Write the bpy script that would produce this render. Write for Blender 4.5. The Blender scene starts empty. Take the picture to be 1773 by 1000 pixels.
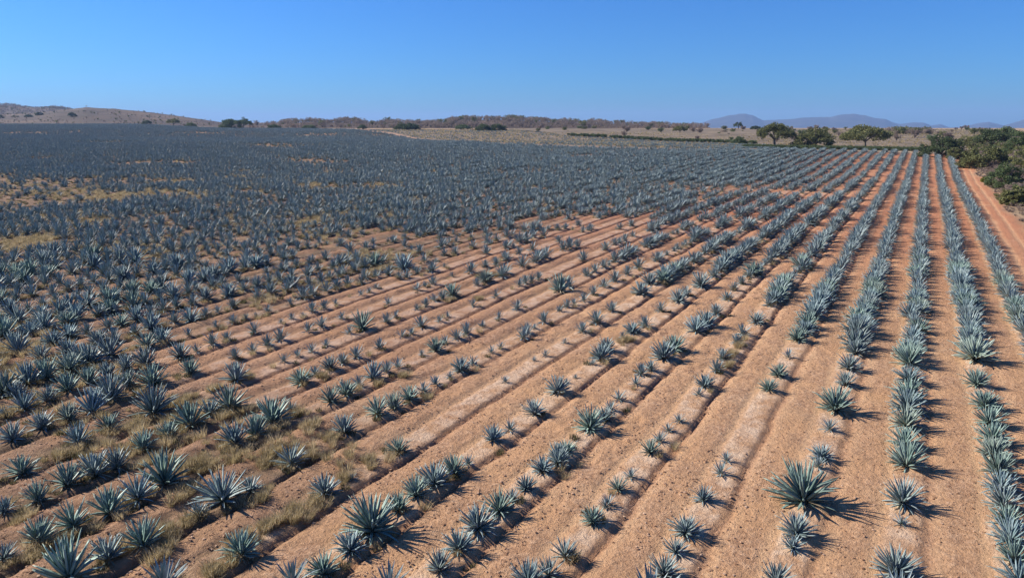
import bpy, math, random
import numpy as np
from mathutils import Matrix, Vector, Euler

scene = bpy.context.scene
R = math.radians

# ------------------------------------------------------------------ camera, sky, sun, exposure
CAM_H = 12.5                      # drone height above the field at its foot
HEAD = R(29.2755)                 # the camera looks this far left of the crop rows (rows run along +Y)
PITCH = R(12.887)
FOC = 1250.0                      # focal length in pixels of a 1773 px wide picture
cam_data = bpy.data.cameras.new('camera')
cam_data.sensor_width = 36.0
cam_data.lens = 36.0 * FOC / 1773.0
cam_data.clip_start = 0.5
cam_data.clip_end = 40000.0
cam = bpy.data.objects.new('camera', cam_data)
cam.location = (0, 0, CAM_H)
cam.rotation_euler = (math.pi / 2 - PITCH, 0, HEAD)
scene.collection.objects.link(cam)
scene.camera = cam

SUN_EL = R(34)
SUN_DIR = Vector((-0.978 * math.cos(SUN_EL), -0.209 * math.cos(SUN_EL), math.sin(SUN_EL)))   # towards the sun
world = bpy.data.worlds.new('World')
scene.world = world
world.use_nodes = True
wn = world.node_tree.nodes
bg = wn['Background']
sky = wn.new('ShaderNodeTexSky')
sky.sky_type = 'NISHITA'
sky.sun_disc = False
sky.sun_elevation = SUN_EL
sky.sun_rotation = math.atan2(SUN_DIR.x, SUN_DIR.y)
sky.altitude = 0.0
sky.air_density = 1.0
sky.dust_density = 0.35
sky.ozone_density = 10.0
tint = wn.new('ShaderNodeMix'); tint.data_type = 'RGBA'; tint.blend_type = 'MULTIPLY'
tint.inputs[0].default_value = 1.0
tint.inputs[7].default_value = (0.54, 0.99, 1.44, 1)       # the deep winter blue, evenly over the whole sky
world.node_tree.links.new(sky.outputs[0], tint.inputs[6])
world.node_tree.links.new(tint.outputs[2], bg.inputs[0])
bg.inputs[1].default_value = 0.066

sun_data = bpy.data.lights.new('sun', 'SUN')
sun_data.energy = 5.0
sun_data.angle = R(0.53)
sun_data.color = (1.0, 0.94, 0.85)
sun = bpy.data.objects.new('sun', sun_data)
sun.rotation_euler = SUN_DIR.to_track_quat('Z', 'Y').to_euler()
scene.collection.objects.link(sun)

vs = scene.view_settings
vs.view_transform = 'Standard'
vs.look = 'None'
vs.exposure = 0.6
vs.gamma = 1.0
vs.use_curve_mapping = False
scene.cycles.use_denoising = True
scene.cycles.max_bounces = 5
scene.cycles.diffuse_bounces = 3
scene.cycles.transparent_max_bounces = 4

rng = random.Random(7)
nrg = np.random.default_rng(7)

# ------------------------------------------------------------------ numeric helpers
def sstep(x, a, b):
    t = np.clip((np.asarray(x, float) - a) / (b - a), 0, 1)
    return t * t * (3 - 2 * t)

def hash2(i, j, seed):
    n = (i.astype(np.int64) * 374761393 + j.astype(np.int64) * 668265263 + seed * 1274126177) & 0xffffffff
    n = ((n ^ (n >> 13)) * 1274126177) & 0xffffffff
    return ((n ^ (n >> 16)) & 0xffff) / 65535.0

def vnoise(x, y, seed=0):
    x = np.asarray(x, float); y = np.asarray(y, float)
    xi = np.floor(x); yi = np.floor(y)
    fx = x - xi; fy = y - yi
    fx = fx * fx * (3 - 2 * fx); fy = fy * fy * (3 - 2 * fy)
    xi = xi.astype(np.int64); yi = yi.astype(np.int64)
    a = hash2(xi, yi, seed); b = hash2(xi + 1, yi, seed)
    c = hash2(xi, yi + 1, seed); d = hash2(xi + 1, yi + 1, seed)
    return (a * (1 - fx) + b * fx) * (1 - fy) + (c * (1 - fx) + d * fx) * fy

def fbm(x, y, seed=0, octs=3):
    s = 0; a = 0.5; t = 0
    for o in range(octs):
        s = s + a * vnoise(np.asarray(x) * 2 ** o, np.asarray(y) * 2 ** o, seed + o); t += a; a *= 0.5
    return s / t

CA, SA = math.cos(HEAD), math.sin(HEAD)
def to_uv(x, y):                  # u: to the right of the view axis, v: along it
    return x * CA + y * SA, -x * SA + y * CA
def to_xy(u, v):
    return u * CA - v * SA, u * SA + v * CA
COLK = FOC / math.cos(PITCH)
def bearing(c, v):                # bearing as a column of the 1773 px picture at horizon level -> world x, y
    return to_xy((c - 886.5) / COLK * v, v)

SLOPE = 0.012885
def terrain(x, y):
    x = np.asarray(x, float); y = np.asarray(y, float)
    u, v = to_uv(x, y)
    vm = np.where(v < 500, np.maximum(v, -400), 500 + 140 * (1 - np.exp(-np.maximum(v - 500, 0) / 140)))
    z = SLOPE * vm
    col = 886.5 + COLK * u / np.maximum(v, 50)
    z = z - 62 * sstep(v, 720, 2600) * sstep(col, 880, 1250)          # the valley before the blue range
    z = z + 3.6 * sstep(v, 430, 820) * (1 - sstep(col, 210, 430)) * (v > 50)
    amp = sstep(v, 75, 170) * (1 - sstep(v, 420, 600))
    z = z + amp * (1.7 * (fbm(x / 90.0 + 5.3, y / 70.0 + 1.7, 11, 2) - 0.5) + 0.65 * np.sin(v / 34.0 + u / 120.0))
    z = z + 3.2 * np.exp(-(((x - 46) / 24) ** 2 + ((y - 255) / 60) ** 2))  # scrub covered mound
    z = z + 1.0 * sstep(x, 11, 22) * sstep(v, 60, 110) * (1 - sstep(v, 320, 500))
    return z

ROW_S, ROW_0 = 2.835, 0.67
def drift(x, y):                  # the rows on the left bend a little
    return -0.024 * (np.clip(y, 10, 58) - 30) * sstep(-np.asarray(x, float), 15, 31)
def row_lateral(x, y):
    q = (x - ROW_0 - drift(x, y)) / ROW_S
    k = np.round(q)
    return (q - k) * ROW_S, k

def micro(x, y):                  # planting berm, furrow, tilled lane; also the masks for the soil colours
    t, k = row_lateral(x, y)
    wob = (fbm(x * 0.25, y * 0.35, 3, 2) - 0.5) * 0.30 + (fbm(x * 1.3, y * 2.3, 8, 3) - 0.5) * 0.22
    t = t + wob
    u, v = to_uv(x, y)
    fld = (1 - sstep(x, 6.9, 8.3)) * sstep(x, -75, -45) * (1 - sstep(v, 90, 170))
    strong = 0.35 + 0.65 * (1 - sstep(x, -6.5, -2.5))
    strong = strong * (0.50 + 0.85 * fbm(x * 0.10, y * 0.16, 5, 3))
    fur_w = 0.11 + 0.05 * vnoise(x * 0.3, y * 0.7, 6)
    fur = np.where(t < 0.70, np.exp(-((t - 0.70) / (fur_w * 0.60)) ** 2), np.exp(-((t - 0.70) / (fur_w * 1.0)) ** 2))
    groove = np.exp(-((t + 0.62) / 0.13) ** 2)
    crust = sstep(t, -0.50, -0.38) * (1 - sstep(t, 0.40, 0.56))
    tl = np.where(t > 0, t, t + ROW_S)                     # 0.9 .. 2.2 is the lane
    lane = sstep(tl, 0.86, 1.1) * (1 - sstep(tl, 1.9, 2.3))
    hump = np.sin(np.clip((tl - 0.86) / 1.44, 0, 1) * math.pi)
    left = sstep(-x, 12, 22)
    z = 0.03 * crust - 0.16 * fur * strong - 0.035 * groove * strong + hump * (0.035 + 0.10 * left) * strong
    rough = (fbm(x * 2.6, y * 2.6, 21, 3) - 0.5)
    z = z + rough * (0.02 + 0.14 * lane * (0.4 + 0.6 * sstep(-x, -2, 8)) + 0.07 * fur) * (0.5 + vnoise(x * .2, y * .2, 31))
    rut = np.exp(-((x + wob - 8.15) / .24) ** 2) + np.exp(-((x + wob - 9.45) / .24) ** 2)      # wheel ruts of the track
    rut = rut * (1 - sstep(v, 150, 230))
    rut2 = np.exp(-((t - 1.02) / .15) ** 2) * (1 - sstep(-x, 8, 16)) * (0.3 + 0.7 * vnoise(x * .1, y * .12, 47))
    z = z - 0.02 * rut2
    return z * fld - 0.05 * rut + 0.03 * rough * sstep(x, 7, 8), crust * fld, fur * fld * strong, lane * fld, np.clip((groove + .8 * rut2) * fld + rut * .75, 0, 1), fld

def ground_z(x, y):
    return terrain(x, y) + micro(x, y)[0]

# ------------------------------------------------------------------ materials
def new_mat(name):
    m = bpy.data.materials.new(name)
    m.use_nodes = True
    nt = m.node_tree
    b = nt.nodes['Principled BSDF']
    return m, nt, b

class NT:                          # tiny node helper
    def __init__(self, nt): self.nt = nt
    def n(self, kind, **kw):
        o = self.nt.nodes.new(kind)
        for k, val in kw.items(): setattr(o, k, val)
        return o
    def link(self, a, b): self.nt.links.new(a, b)
    def noise(self, scale, detail=3, rough=0.55, vec=None):
        o = self.n('ShaderNodeTexNoise'); o.inputs['Scale'].default_value = scale
        o.inputs['Detail'].default_value = detail; o.inputs['Roughness'].default_value = rough
        if vec is not None: self.link(vec, o.inputs['Vector'])
        return o.outputs['Fac']
    def ramp(self, fac, stops):
        o = self.n('ShaderNodeValToRGB'); e = o.color_ramp.elements
        while len(e) < len(stops): e.new(0.5)
        for el, (p, c) in zip(e, stops):
            el.position = p; el.color = (*c, 1) if len(c) == 3 else c
        self.link(fac, o.inputs[0]); return o.outputs[0]
    def mix(self, fac, a, b, blend='MIX'):
        o = self.n('ShaderNodeMix', data_type='RGBA', blend_type=blend)
        for sock, val in ((o.inputs[0], fac), (o.inputs[6], a), (o.inputs[7], b)):
            if isinstance(val, (int, float)): sock.default_value = val
            elif isinstance(val, tuple): sock.default_value = (*val, 1)
            else: self.link(val, sock)
        return o.outputs[2]
    def math(self, op, a, b=0.0, clamp=False):
        o = self.n('ShaderNodeMath', operation=op, use_clamp=clamp)
        for sock, val in ((o.inputs[0], a), (o.inputs[1], b)):
            if isinstance(val, (int, float)): sock.default_value = val
            else: self.link(val, sock)
        return o.outputs[0]
    def attr(self, name):
        o = self.n('ShaderNodeAttribute', attribute_name=name); return o
    def bump(self, h, dist, strength=1.0):
        o = self.n('ShaderNodeBump'); o.inputs['Distance'].default_value = dist
        o.inputs['Strength'].default_value = strength
        self.link(h, o.inputs['Height']); return o.outputs[0]

def mat_soil():
    m, nt, b = new_mat('field_soil'); h = NT(nt)
    geo = h.n('ShaderNodeNewGeometry'); P = geo.outputs['Position']
    n_big = h.noise(0.035, 4, 0.6, P); n_mid = h.noise(0.45, 4, 0.6, P)
    n_small = h.noise(5.5, 5, 0.65, P); n_fine = h.noise(26.0, 4, 0.7, P)
    lane_c = h.ramp(n_small, [(0.30, (0.165, 0.080, 0.044)), (0.5, (0.312, 0.176, 0.102)), (0.70, (0.450, 0.285, 0.180))])
    lane_c = h.mix(h.ramp(n_mid, [(0.35, (0, 0, 0)), (0.7, (1, 1, 1))]), lane_c, (0.385, 0.212, 0.108))
    # towards the far end of the rows the soil is redder
    a_red = h.attr('red').outputs['Fac']
    lane_c = h.mix(a_red, lane_c, h.mix(n_small, (0.275, 0.098, 0.046), (0.385, 0.155, 0.080)))
    crust_n = h.math('MULTIPLY', h.attr('crust').outputs['Fac'], h.ramp(h.noise(1.3, 4, 0.6, P), [(0.38, (0.0, 0.0, 0.0)), (0.62, (0.85, 0.85, 0.85))]))
    c = h.mix(crust_n, lane_c, h.mix(n_fine, (0.410, 0.275, 0.185), (0.580, 0.425, 0.305)))
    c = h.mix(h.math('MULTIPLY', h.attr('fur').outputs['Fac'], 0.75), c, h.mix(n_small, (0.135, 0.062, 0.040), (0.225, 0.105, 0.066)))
    c = h.mix(h.math('MULTIPLY', h.attr('groove').outputs['Fac'], 0.70), c, (0.450, 0.272, 0.150))
    # dry grass litter between the rows on the left
    litter = h.math('MULTIPLY', h.attr('litter').outputs['Fac'], h.ramp(h.noise(0.9, 5, 0.7, P), [(0.30, (0, 0, 0)), (0.52, (1, 1, 1))]))
    c = h.mix(litter, c, h.mix(n_fine, (0.058, 0.044, 0.028), (0.165, 0.118, 0.068)))
    c = h.mix(h.math('MULTIPLY', h.attr('dark').outputs['Fac'], 0.8), c, h.mix(1.0, c, (0.74, 0.69, 0.72), 'MULTIPLY'))  # backlit left side: its dimmer light is put into the soil colour
    out = h.attr('wild').outputs['Fac']
    wildc = h.ramp(h.noise(0.12, 6, 0.7, P), [(0.3, (0.135, 0.092, 0.056)), (0.5, (0.245, 0.170, 0.105)), (0.7, (0.345, 0.245, 0.150))])
    c = h.mix(out, c, wildc)
    c = h.mix(h.math('MULTIPLY', n_big, 0.35), c, h.mix(0.5, c, (0.30, 0.20, 0.14)))
    # patches of finer, paler dust and of darker, moister soil
    c = h.mix(h.ramp(h.noise(0.22, 5, 0.65, P), [(0.50, (0, 0, 0)), (0.72, (0.55, 0.55, 0.55))]), c, h.mix(0.6, c, (0.185, 0.100, 0.060)))
    c = h.mix(h.ramp(h.noise(0.31, 4, 0.6, P), [(0.54, (0, 0, 0)), (0.76, (0.5, 0.5, 0.5))]), c, h.mix(0.5, c, (0.480, 0.330, 0.205)))
    # pebbles and dark crumbs
    vor = h.n('ShaderNodeTexVoronoi'); vor.inputs['Scale'].default_value = 9.0; h.link(P, vor.inputs['Vector'])
    crumb = h.ramp(vor.outputs['Distance'], [(0.10, (1, 1, 1)), (0.30, (0, 0, 0))])
    c = h.mix(h.math('MULTIPLY', h.math('MULTIPLY', crumb, 0.28), h.ramp(h.noise(0.5, 3, 0.6, P), [(0.38, (0, 0, 0)), (0.66, (1, 1, 1))])), c, (0.12, 0.060, 0.036))
    c = h.mix(1.0, c, (1.50, 1.50, 1.42), 'MULTIPLY')
    h.link(c, b.inputs['Base Color'])
    b.inputs['Roughness'].default_value = 0.95
    b.inputs['Specular IOR Level'].default_value = 0.15
    hh = h.math('ADD', h.math('MULTIPLY', n_small, 1.0), h.math('MULTIPLY', n_fine, 0.35))
    h.link(h.bump(hh, 0.14, 1.0), b.inputs['Normal'])
    return m

def mat_simple(name, stops, scale=2.0, rough=0.9, bump=0.0, detail=4, rand=0.0, spec=0.2, coords='P', trans=0.0):
    m, nt, b = new_mat(name); h = NT(nt)
    if coords == 'P':
        vec = h.n('ShaderNodeNewGeometry').outputs['Position']
    else:
        vec = h.n('ShaderNodeTexCoord').outputs['Object']
    nz = h.noise(scale, detail, 0.6, vec)
    fac = nz
    if rand:
        oi = h.n('ShaderNodeObjectInfo')
        at = h.attr('lv').outputs['Fac']
        fac = h.math('ADD', h.math('MULTIPLY', nz, 1 - rand), h.math('MULTIPLY', h.math('FRACT', h.math('ADD', oi.outputs['Random'], at)), rand))
    c = h.ramp(fac, stops)
    h.link(c, b.inputs['Base Color'])
    b.inputs['Roughness'].default_value = rough
    b.inputs['Specular IOR Level'].default_value = spec
    if bump: h.link(h.bump(nz, bump), b.inputs['Normal'])
    if trans:
        tr = h.n('ShaderNodeBsdfTranslucent'); h.link(c, tr.inputs[0])
        mx = h.n('ShaderNodeMixShader'); mx.inputs[0].default_value = trans
        h.link(b.outputs[0], mx.inputs[1]); h.link(tr.outputs[0], mx.inputs[2])
        h.link(mx.outputs[0], nt.nodes['Material Output'].inputs[0])
    return m

def mat_agave():
    m, nt, b = new_mat('agave_leaf'); h = NT(nt)
    oi = h.n('ShaderNodeObjectInfo')
    lv = h.attr('lv').outputs['Fac']; t = h.attr('t').outputs['Fac']
    rnd = h.math('FRACT', h.math('ADD', h.math('MULTIPLY', oi.outputs['Random'], 1.0), lv))
    obj = h.n('ShaderNodeTexCoord').outputs['Object']
    nz = h.noise(6.0, 3, 0.6, obj)
    fac = h.math('ADD', h.math('MULTIPLY', rnd, 0.65), h.math('MULTIPLY', nz, 0.35))
    c = h.ramp(fac, [(0.10, (0.125, 0.178, 0.172)), (0.45, (0.218, 0.284, 0.280)), (0.75, (0.310, 0.372, 0.365)), (1.0, (0.400, 0.450, 0.420))])
    c = h.mix(h.ramp(t, [(0.0, (1, 1, 1)), (0.22, (0, 0, 0))]), c, (0.230, 0.270, 0.200))       # pale green leaf base
    c = h.mix(h.ramp(t, [(0.955, (0, 0, 0)), (0.985, (1, 1, 1))]), c, (0.060, 0.036, 0.028))    # brown spine
    c = h.mix(1.0, c, oi.outputs['Color'], 'MULTIPLY')
    h.link(c, b.inputs['Base Color'])
    b.inputs['Roughness'].default_value = 0.54
    b.inputs['Specular IOR Level'].default_value = 0.36
    return m

M_SOIL = mat_soil()
M_AGAVE = mat_agave()
M_DRYLEAF = mat_simple('dry_agave_leaf', [(0.2, (0.16, 0.12, 0.075)), (0.8, (0.50, 0.42, 0.29))], 5, rand=0.5, coords='O')
M_STEM = mat_simple('agave_stem', [(0.3, (0.08, 0.07, 0.045)), (0.7, (0.20, 0.19, 0.12))], 12, bump=0.03, coords='O')
M_CLOD = mat_simple('soil_clod', [(0.25, (0.28, 0.15, 0.085)), (0.55, (0.46, 0.27, 0.16)), (0.85, (0.66, 0.45, 0.30))], 8, bump=0.02, rand=0.6, coords='O')
M_GRASS = mat_simple('dry_grass', [(0.15, (0.250, 0.200, 0.095)), (0.45, (0.430, 0.335, 0.180)), (0.75, (0.560, 0.445, 0.265)), (1.0, (0.64, 0.53, 0.35))], 3, rand=0.75, coords='O', trans=0.45)
M_WEED = mat_simple('green_weed', [(0.2, (0.060, 0.062, 0.028)), (0.55, (0.130, 0.120, 0.058)), (0.9, (0.290, 0.240, 0.130))], 3, rand=0.75, coords='O', trans=0.4)
M_BARK = mat_simple('bark', [(0.3, (0.085, 0.065, 0.05)), (0.7, (0.22, 0.185, 0.145))], 4, bump=0.04, coords='O')
def leafmat(name, dark, mid, lite):
    return mat_simple(name, [(0.12, dark), (0.5, mid), (0.9, lite)], 0.9, rand=0.55, coords='O', trans=0.32)
M_LEAF_OLIVE = leafmat('foliage_olive', (0.085, 0.092, 0.036), (0.178, 0.180, 0.068), (0.270, 0.262, 0.108))
M_LEAF_DARK = leafmat('foliage_dark', (0.045, 0.062, 0.028), (0.095, 0.120, 0.052), (0.155, 0.180, 0.080))
M_LEAF_GREEN = leafmat('foliage_green', (0.062, 0.088, 0.036), (0.125, 0.162, 0.068), (0.200, 0.235, 0.108))
M_LEAF_YELLOW = leafmat('foliage_yellow', (0.10, 0.11, 0.015), (0.20, 0.20, 0.03), (0.28, 0.27, 0.05))
M_LEAF_DRY = leafmat('foliage_dry', (0.180, 0.136, 0.102), (0.300, 0.230, 0.174), (0.410, 0.325, 0.250))
M_LEAF_SCRUB = leafmat('foliage_scrub', (0.150, 0.112, 0.090), (0.265, 0.200, 0.160), (0.385, 0.305, 0.240))
M_HILL = mat_simple('dry_hill', [(0.25, (0.042, 0.032, 0.018)), (0.5, (0.098, 0.064, 0.038)), (0.70, (0.175, 0.115, 0.066))], 0.016, bump=0.0, detail=8)
M_PASTURE = mat_simple('dry_pasture', [(0.28, (0.100, 0.078, 0.048)), (0.5, (0.195, 0.145, 0.092)), (0.72, (0.285, 0.215, 0.140))], 0.07, detail=8)
M_TRACK = mat_simple('track_dirt', [(0.3, (0.30, 0.165, 0.092)), (0.7, (0.46, 0.285, 0.175))], 0.5, bump=0.05)
M_ROAD = mat_simple('pale_dirt', [(0.3, (0.38, 0.30, 0.22)), (0.7, (0.52, 0.43, 0.33))], 0.5)
M_MOUNT = mat_simple('mountain', [(0.3, (0.035, 0.038, 0.034)), (0.7, (0.085, 0.078, 0.066))], 0.004, detail=8)

# ------------------------------------------------------------------ object helpers
COL = scene.collection
def mesh_np(name, verts, faces, mat=None, attrs=None, smooth=False):
    """verts (n,3); faces: list of index arrays, each (m,3) or (m,4)"""
    me = bpy.data.meshes.new(name)
    verts = np.asarray(verts, np.float32)
    if not isinstance(faces, list): faces = [faces]
    faces = [np.asarray(q, np.int32) for q in faces if len(q)]
    nl = sum(q.size for q in faces); nf = sum(len(q) for q in faces)
    me.vertices.add(len(verts)); me.vertices.foreach_set('co', verts.ravel())
    me.loops.add(nl); me.polygons.add(nf)
    me.loops.foreach_set('vertex_index', np.concatenate([q.ravel() for q in faces]))
    tot = np.concatenate([np.full(len(q), q.shape[1], np.int32) for q in faces])
    start = np.concatenate([[0], np.cumsum(tot)[:-1]]).astype(np.int32)
    me.polygons.foreach_set('loop_start', start)
    if smooth: me.polygons.foreach_set('use_smooth', np.ones(nf, bool))
    me.update(calc_edges=True)
    for k, a in (attrs or {}).items():
        at = me.attributes.new(k, 'FLOAT', 'POINT'); at.data.foreach_set('value', np.asarray(a, np.float32))
    if mat: me.materials.append(mat)
    return me

def link(name, data, parent=None, loc=None, rot=None, scale=None):
    o = bpy.data.objects.new(name, data)
    COL.objects.link(o)
    if parent is not None: o.parent = parent
    if loc is not None: o.location = loc
    if rot is not None: o.rotation_euler = rot
    if scale is not None: o.scale = scale
    return o

def tag(o, label=None, cat=None, group=None, kind=None):
    if label: o['label'] = label
    if cat: o['category'] = cat
    if group: o['group'] = group
    if kind: o['kind'] = kind
    return o

def grid_faces(nx, ny, off=0):
    i = np.arange(nx - 1)[None, :] + np.arange(ny - 1)[:, None] * nx + off
    i = i.ravel()
    return np.stack([i, i + 1, i + 1 + nx, i + nx], 1)

class Geo:                         # collects raw geometry for one mesh
    def __init__(self): self.v = []; self.q = []; self.t = []; self.n = 0; self.at = {}
    def add(self, verts, quads=(), tris=(), **at):
        verts = np.asarray(verts, float)
        self.v.append(verts)
        if len(quads): self.q.append(np.asarray(quads) + self.n)
        if len(tris): self.t.append(np.asarray(tris) + self.n)
        for k, val in at.items():
            self.at.setdefault(k, []).append(np.broadcast_to(np.asarray(val, float), (len(verts),)))
        self.n += len(verts)
    def mesh(self, name, mat, smooth=False):
        f = []
        if self.q: f.append(np.concatenate(self.q))
        if self.t: f.append(np.concatenate(self.t))
        return mesh_np(name, np.concatenate(self.v), f, mat, {k: np.concatenate(a) for k, a in self.at.items()}, smooth)

def tube(g, pts, rad, seg=6, **at):
    pts = [Vector(p) for p in pts]; rings = []
    for i, p in enumerate(pts):
        d = (pts[min(i + 1, len(pts) - 1)] - pts[max(i - 1, 0)]).normalized()
        a = d.cross(Vector((0.31, 0.83, 0.46))).normalized(); b = d.cross(a)
        for s in range(seg):
            w = 2 * math.pi * s / seg
            rings.append(p + (a * math.cos(w) + b * math.sin(w)) * rad[i])
    q = []
    for i in range(len(pts) - 1):
        for s in range(seg):
            q.append((i * seg + s, i * seg + (s + 1) % seg, (i + 1) * seg + (s + 1) % seg, (i + 1) * seg + s))
    g.add(rings, q, **at)

PROTO = {}
def scatter(name, pts, rotz, scl, idx, protos, mat_kind, label, cat, tilt=None, tints=None):
    """one object of kind stuff: many alike pieces set on points"""
    col = bpy.data.collections.new(name + '_forms')
    for i, me in enumerate(protos):
        po = bpy.data.objects.new('%s_form_%02d' % (name, i), me); col.objects.link(po)
        if tints: po.color = tints[i]
    n = len(pts)
    me = bpy.data.meshes.new(name)
    me.vertices.add(n); me.vertices.foreach_set('co', np.asarray(pts, np.float32).ravel())
    rot = np.zeros((n, 3), np.float32); rot[:, 2] = rotz
    if tilt is not None: rot[:, 0] = tilt[0]; rot[:, 1] = tilt[1]
    a = me.attributes.new('rot', 'FLOAT_VECTOR', 'POINT'); a.data.foreach_set('vector', rot.ravel())
    s3 = np.asarray(scl, np.float32)
    if s3.ndim == 1: s3 = np.repeat(s3[:, None], 3, 1)
    a = me.attributes.new('scl', 'FLOAT_VECTOR', 'POINT'); a.data.foreach_set('vector', s3.ravel())
    a = me.attributes.new('pick', 'INT', 'POINT'); a.data.foreach_set('value', np.asarray(idx, np.int32))
    me.update()
    o = link(name, me)
    ng = bpy.data.node_groups.new(name + '_set', 'GeometryNodeTree')
    ng.interface.new_socket('Geometry', in_out='INPUT', socket_type='NodeSocketGeometry')
    ng.interface.new_socket('Geometry', in_out='OUTPUT', socket_type='NodeSocketGeometry')
    N = ng.nodes.new; L = ng.links.new
    gi = N('NodeGroupInput'); go = N('NodeGroupOutput'); iop = N('GeometryNodeInstanceOnPoints')
    ci = N('GeometryNodeCollectionInfo'); ci.inputs['Collection'].default_value = col
    ci.inputs['Separate Children'].default_value = True; ci.inputs['Reset Children'].default_value = True
    def named(nm, ty):
        q = N('GeometryNodeInputNamedAttribute'); q.data_type = ty; q.inputs['Name'].default_value = nm
        return q.outputs['Attribute']
    L(gi.outputs[0], iop.inputs['Points']); L(ci.outputs[0], iop.inputs['Instance'])
    iop.inputs['Pick Instance'].default_value = True
    L(named('pick', 'INT'), iop.inputs['Instance Index'])
    L(named('rot', 'FLOAT_VECTOR'), iop.inputs['Rotation'])
    L(named('scl', 'FLOAT_VECTOR'), iop.inputs['Scale'])
    L(iop.outputs[0], go.inputs[0])
    md = o.modifiers.new('set', 'NODES'); md.node_group = ng
    tag(o, label, cat, kind='stuff')
    return o

def seg_lines(parts):
    """parts: (start, stop, step, growth)"""
    out = []
    for a, b, s, gth in parts:
        x = a
        while (x < b) if s > 0 else (x > b):
            out.append(x); x += s; s *= gth
    return out

# ------------------------------------------------------------------ ground
gx = sorted(set(seg_lines([(-46, 12, 0.115, 1), (12, 45, 0.8, 1.02), (45, 12600, 2.0, 1.14), (-46.2, -700, -0.25, 1.032), (-715, -12600, -25, 1.16)])))
gy = sorted(set(seg_lines([(8, 72, 0.2, 1), (72, 700, 0.4, 1.035), (715, 12600, 25, 1.16), (7.5, -12600, -0.6, 1.16)])))
GX, GY = np.meshgrid(np.array(gx), np.array(gy))
fx, fy = GX.ravel(), GY.ravel()
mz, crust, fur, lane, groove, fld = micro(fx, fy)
fu, fv = to_uv(fx, fy)
red = sstep(fy, 36, 105) * (0.55 + 0.45 * vnoise(fx * .05, fy * .03, 41)) * (1 - sstep(-fx, 40, 110) * 0.5)
edge_n = (fbm(fx * 0.15, fy * 0.12, 77, 3) - 0.5) * 3.0
wild = np.maximum(sstep(fx + edge_n, 9.6, 11.6), sstep(fv, 620, 720))
wild = np.maximum(wild, sstep(fy, 252, 258) * sstep(fx, -120, -60))
litter = sstep(-fx, 13, 20) * (1 - sstep(fy, 17, 24) * (1 - sstep(-fx, 33, 40))) * 0.9
litter = np.maximum(litter, sstep(-fx + 0.0 * fy, 36, 52) * 0.9)
litter = np.maximum(litter, sstep(fv, 75, 130) * sstep(-fx, 18, 40) * 1.0)
crust = crust * (1 - 0.75 * sstep(-fx, 16, 24) * (1 - sstep(fy, 17, 23)))
litter = litter * (1 - 0.6 * lane)
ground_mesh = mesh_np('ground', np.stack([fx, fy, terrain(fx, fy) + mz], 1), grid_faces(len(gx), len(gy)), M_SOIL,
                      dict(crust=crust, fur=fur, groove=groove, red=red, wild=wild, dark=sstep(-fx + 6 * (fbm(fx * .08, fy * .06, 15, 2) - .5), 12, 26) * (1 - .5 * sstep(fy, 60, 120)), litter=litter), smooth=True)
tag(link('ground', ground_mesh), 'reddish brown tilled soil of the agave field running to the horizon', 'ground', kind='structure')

def patch(name, cs, vlo, vhi, nv, lift, mat, fn=None, vspace=None):
    """a sheet of land between two distances, for a fan of bearings"""
    cs = np.asarray(cs, float); V = []
    for j in range(nv):
        w = j / (nv - 1)
        v = vlo(cs) * (1 - w) + vhi(cs) * w
        x, y = bearing(cs, v)
        z = terrain(x, y) + lift
        if fn is not None: z = z + fn(cs, v, w)
        V.append(np.stack([x, y, z], 1))
    return link(name, mesh_np(name, np.concatenate(V), grid_faces(len(cs), nv), mat, smooth=True))

def interp(xs, ys): return lambda c: np.interp(c, xs, ys)
# far limit of the near agave field, by bearing
FIELD_END = interp([-300, 0, 150, 250, 330, 500, 615, 640, 720, 850, 1000, 1200, 1400, 1645, 2200],
                   [790, 800, 810, 800, 720, 690, 620, 505, 378, 306, 275, 250, 246, 228, 228])
o = patch('dirt_track', np.linspace(560, 1260, 90), FIELD_END, lambda c: FIELD_END(c) + np.interp(c, [560, 620, 700, 900, 1260], [30, 44, 22, 9, 5]), 4, 0.10, M_TRACK)
tag(o, 'pale dirt track between the near field and the field behind', 'track', kind='structure')
o = patch('fallow_field', np.linspace(640, 1345, 110), lambda c: FIELD_END(c) + np.interp(c, [560, 620, 700, 900, 1260], [30, 44, 22, 9, 5]), lambda c: np.interp(c, [640, 900, 980, 1290, 1345], [600, 590, 430, 330, 300]), 12, 0.12, M_PASTURE)
tag(o, 'dry brown field with sparse agaves behind the near field', 'field', kind='structure')
o = patch('dry_pasture', np.linspace(880, 1720, 140), lambda c: np.interp(c, [880, 980, 1290, 1345, 1720], [592, 432, 332, 262, 258]), lambda c: np.interp(c, [880, 1720], [720, 640]), 24, 0.16, M_PASTURE,
          fn=lambda c, v, w: 1.8 * np.exp(-((c - 1010) / 90) ** 2 - ((v - 560) / 60) ** 2) + 1.5 * np.exp(-((c - 1260) / 80) ** 2 - ((v - 520) / 80) ** 2))
tag(o, 'tan dry pasture on the low rise behind the umbrella trees', 'pasture', kind='structure')

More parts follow.
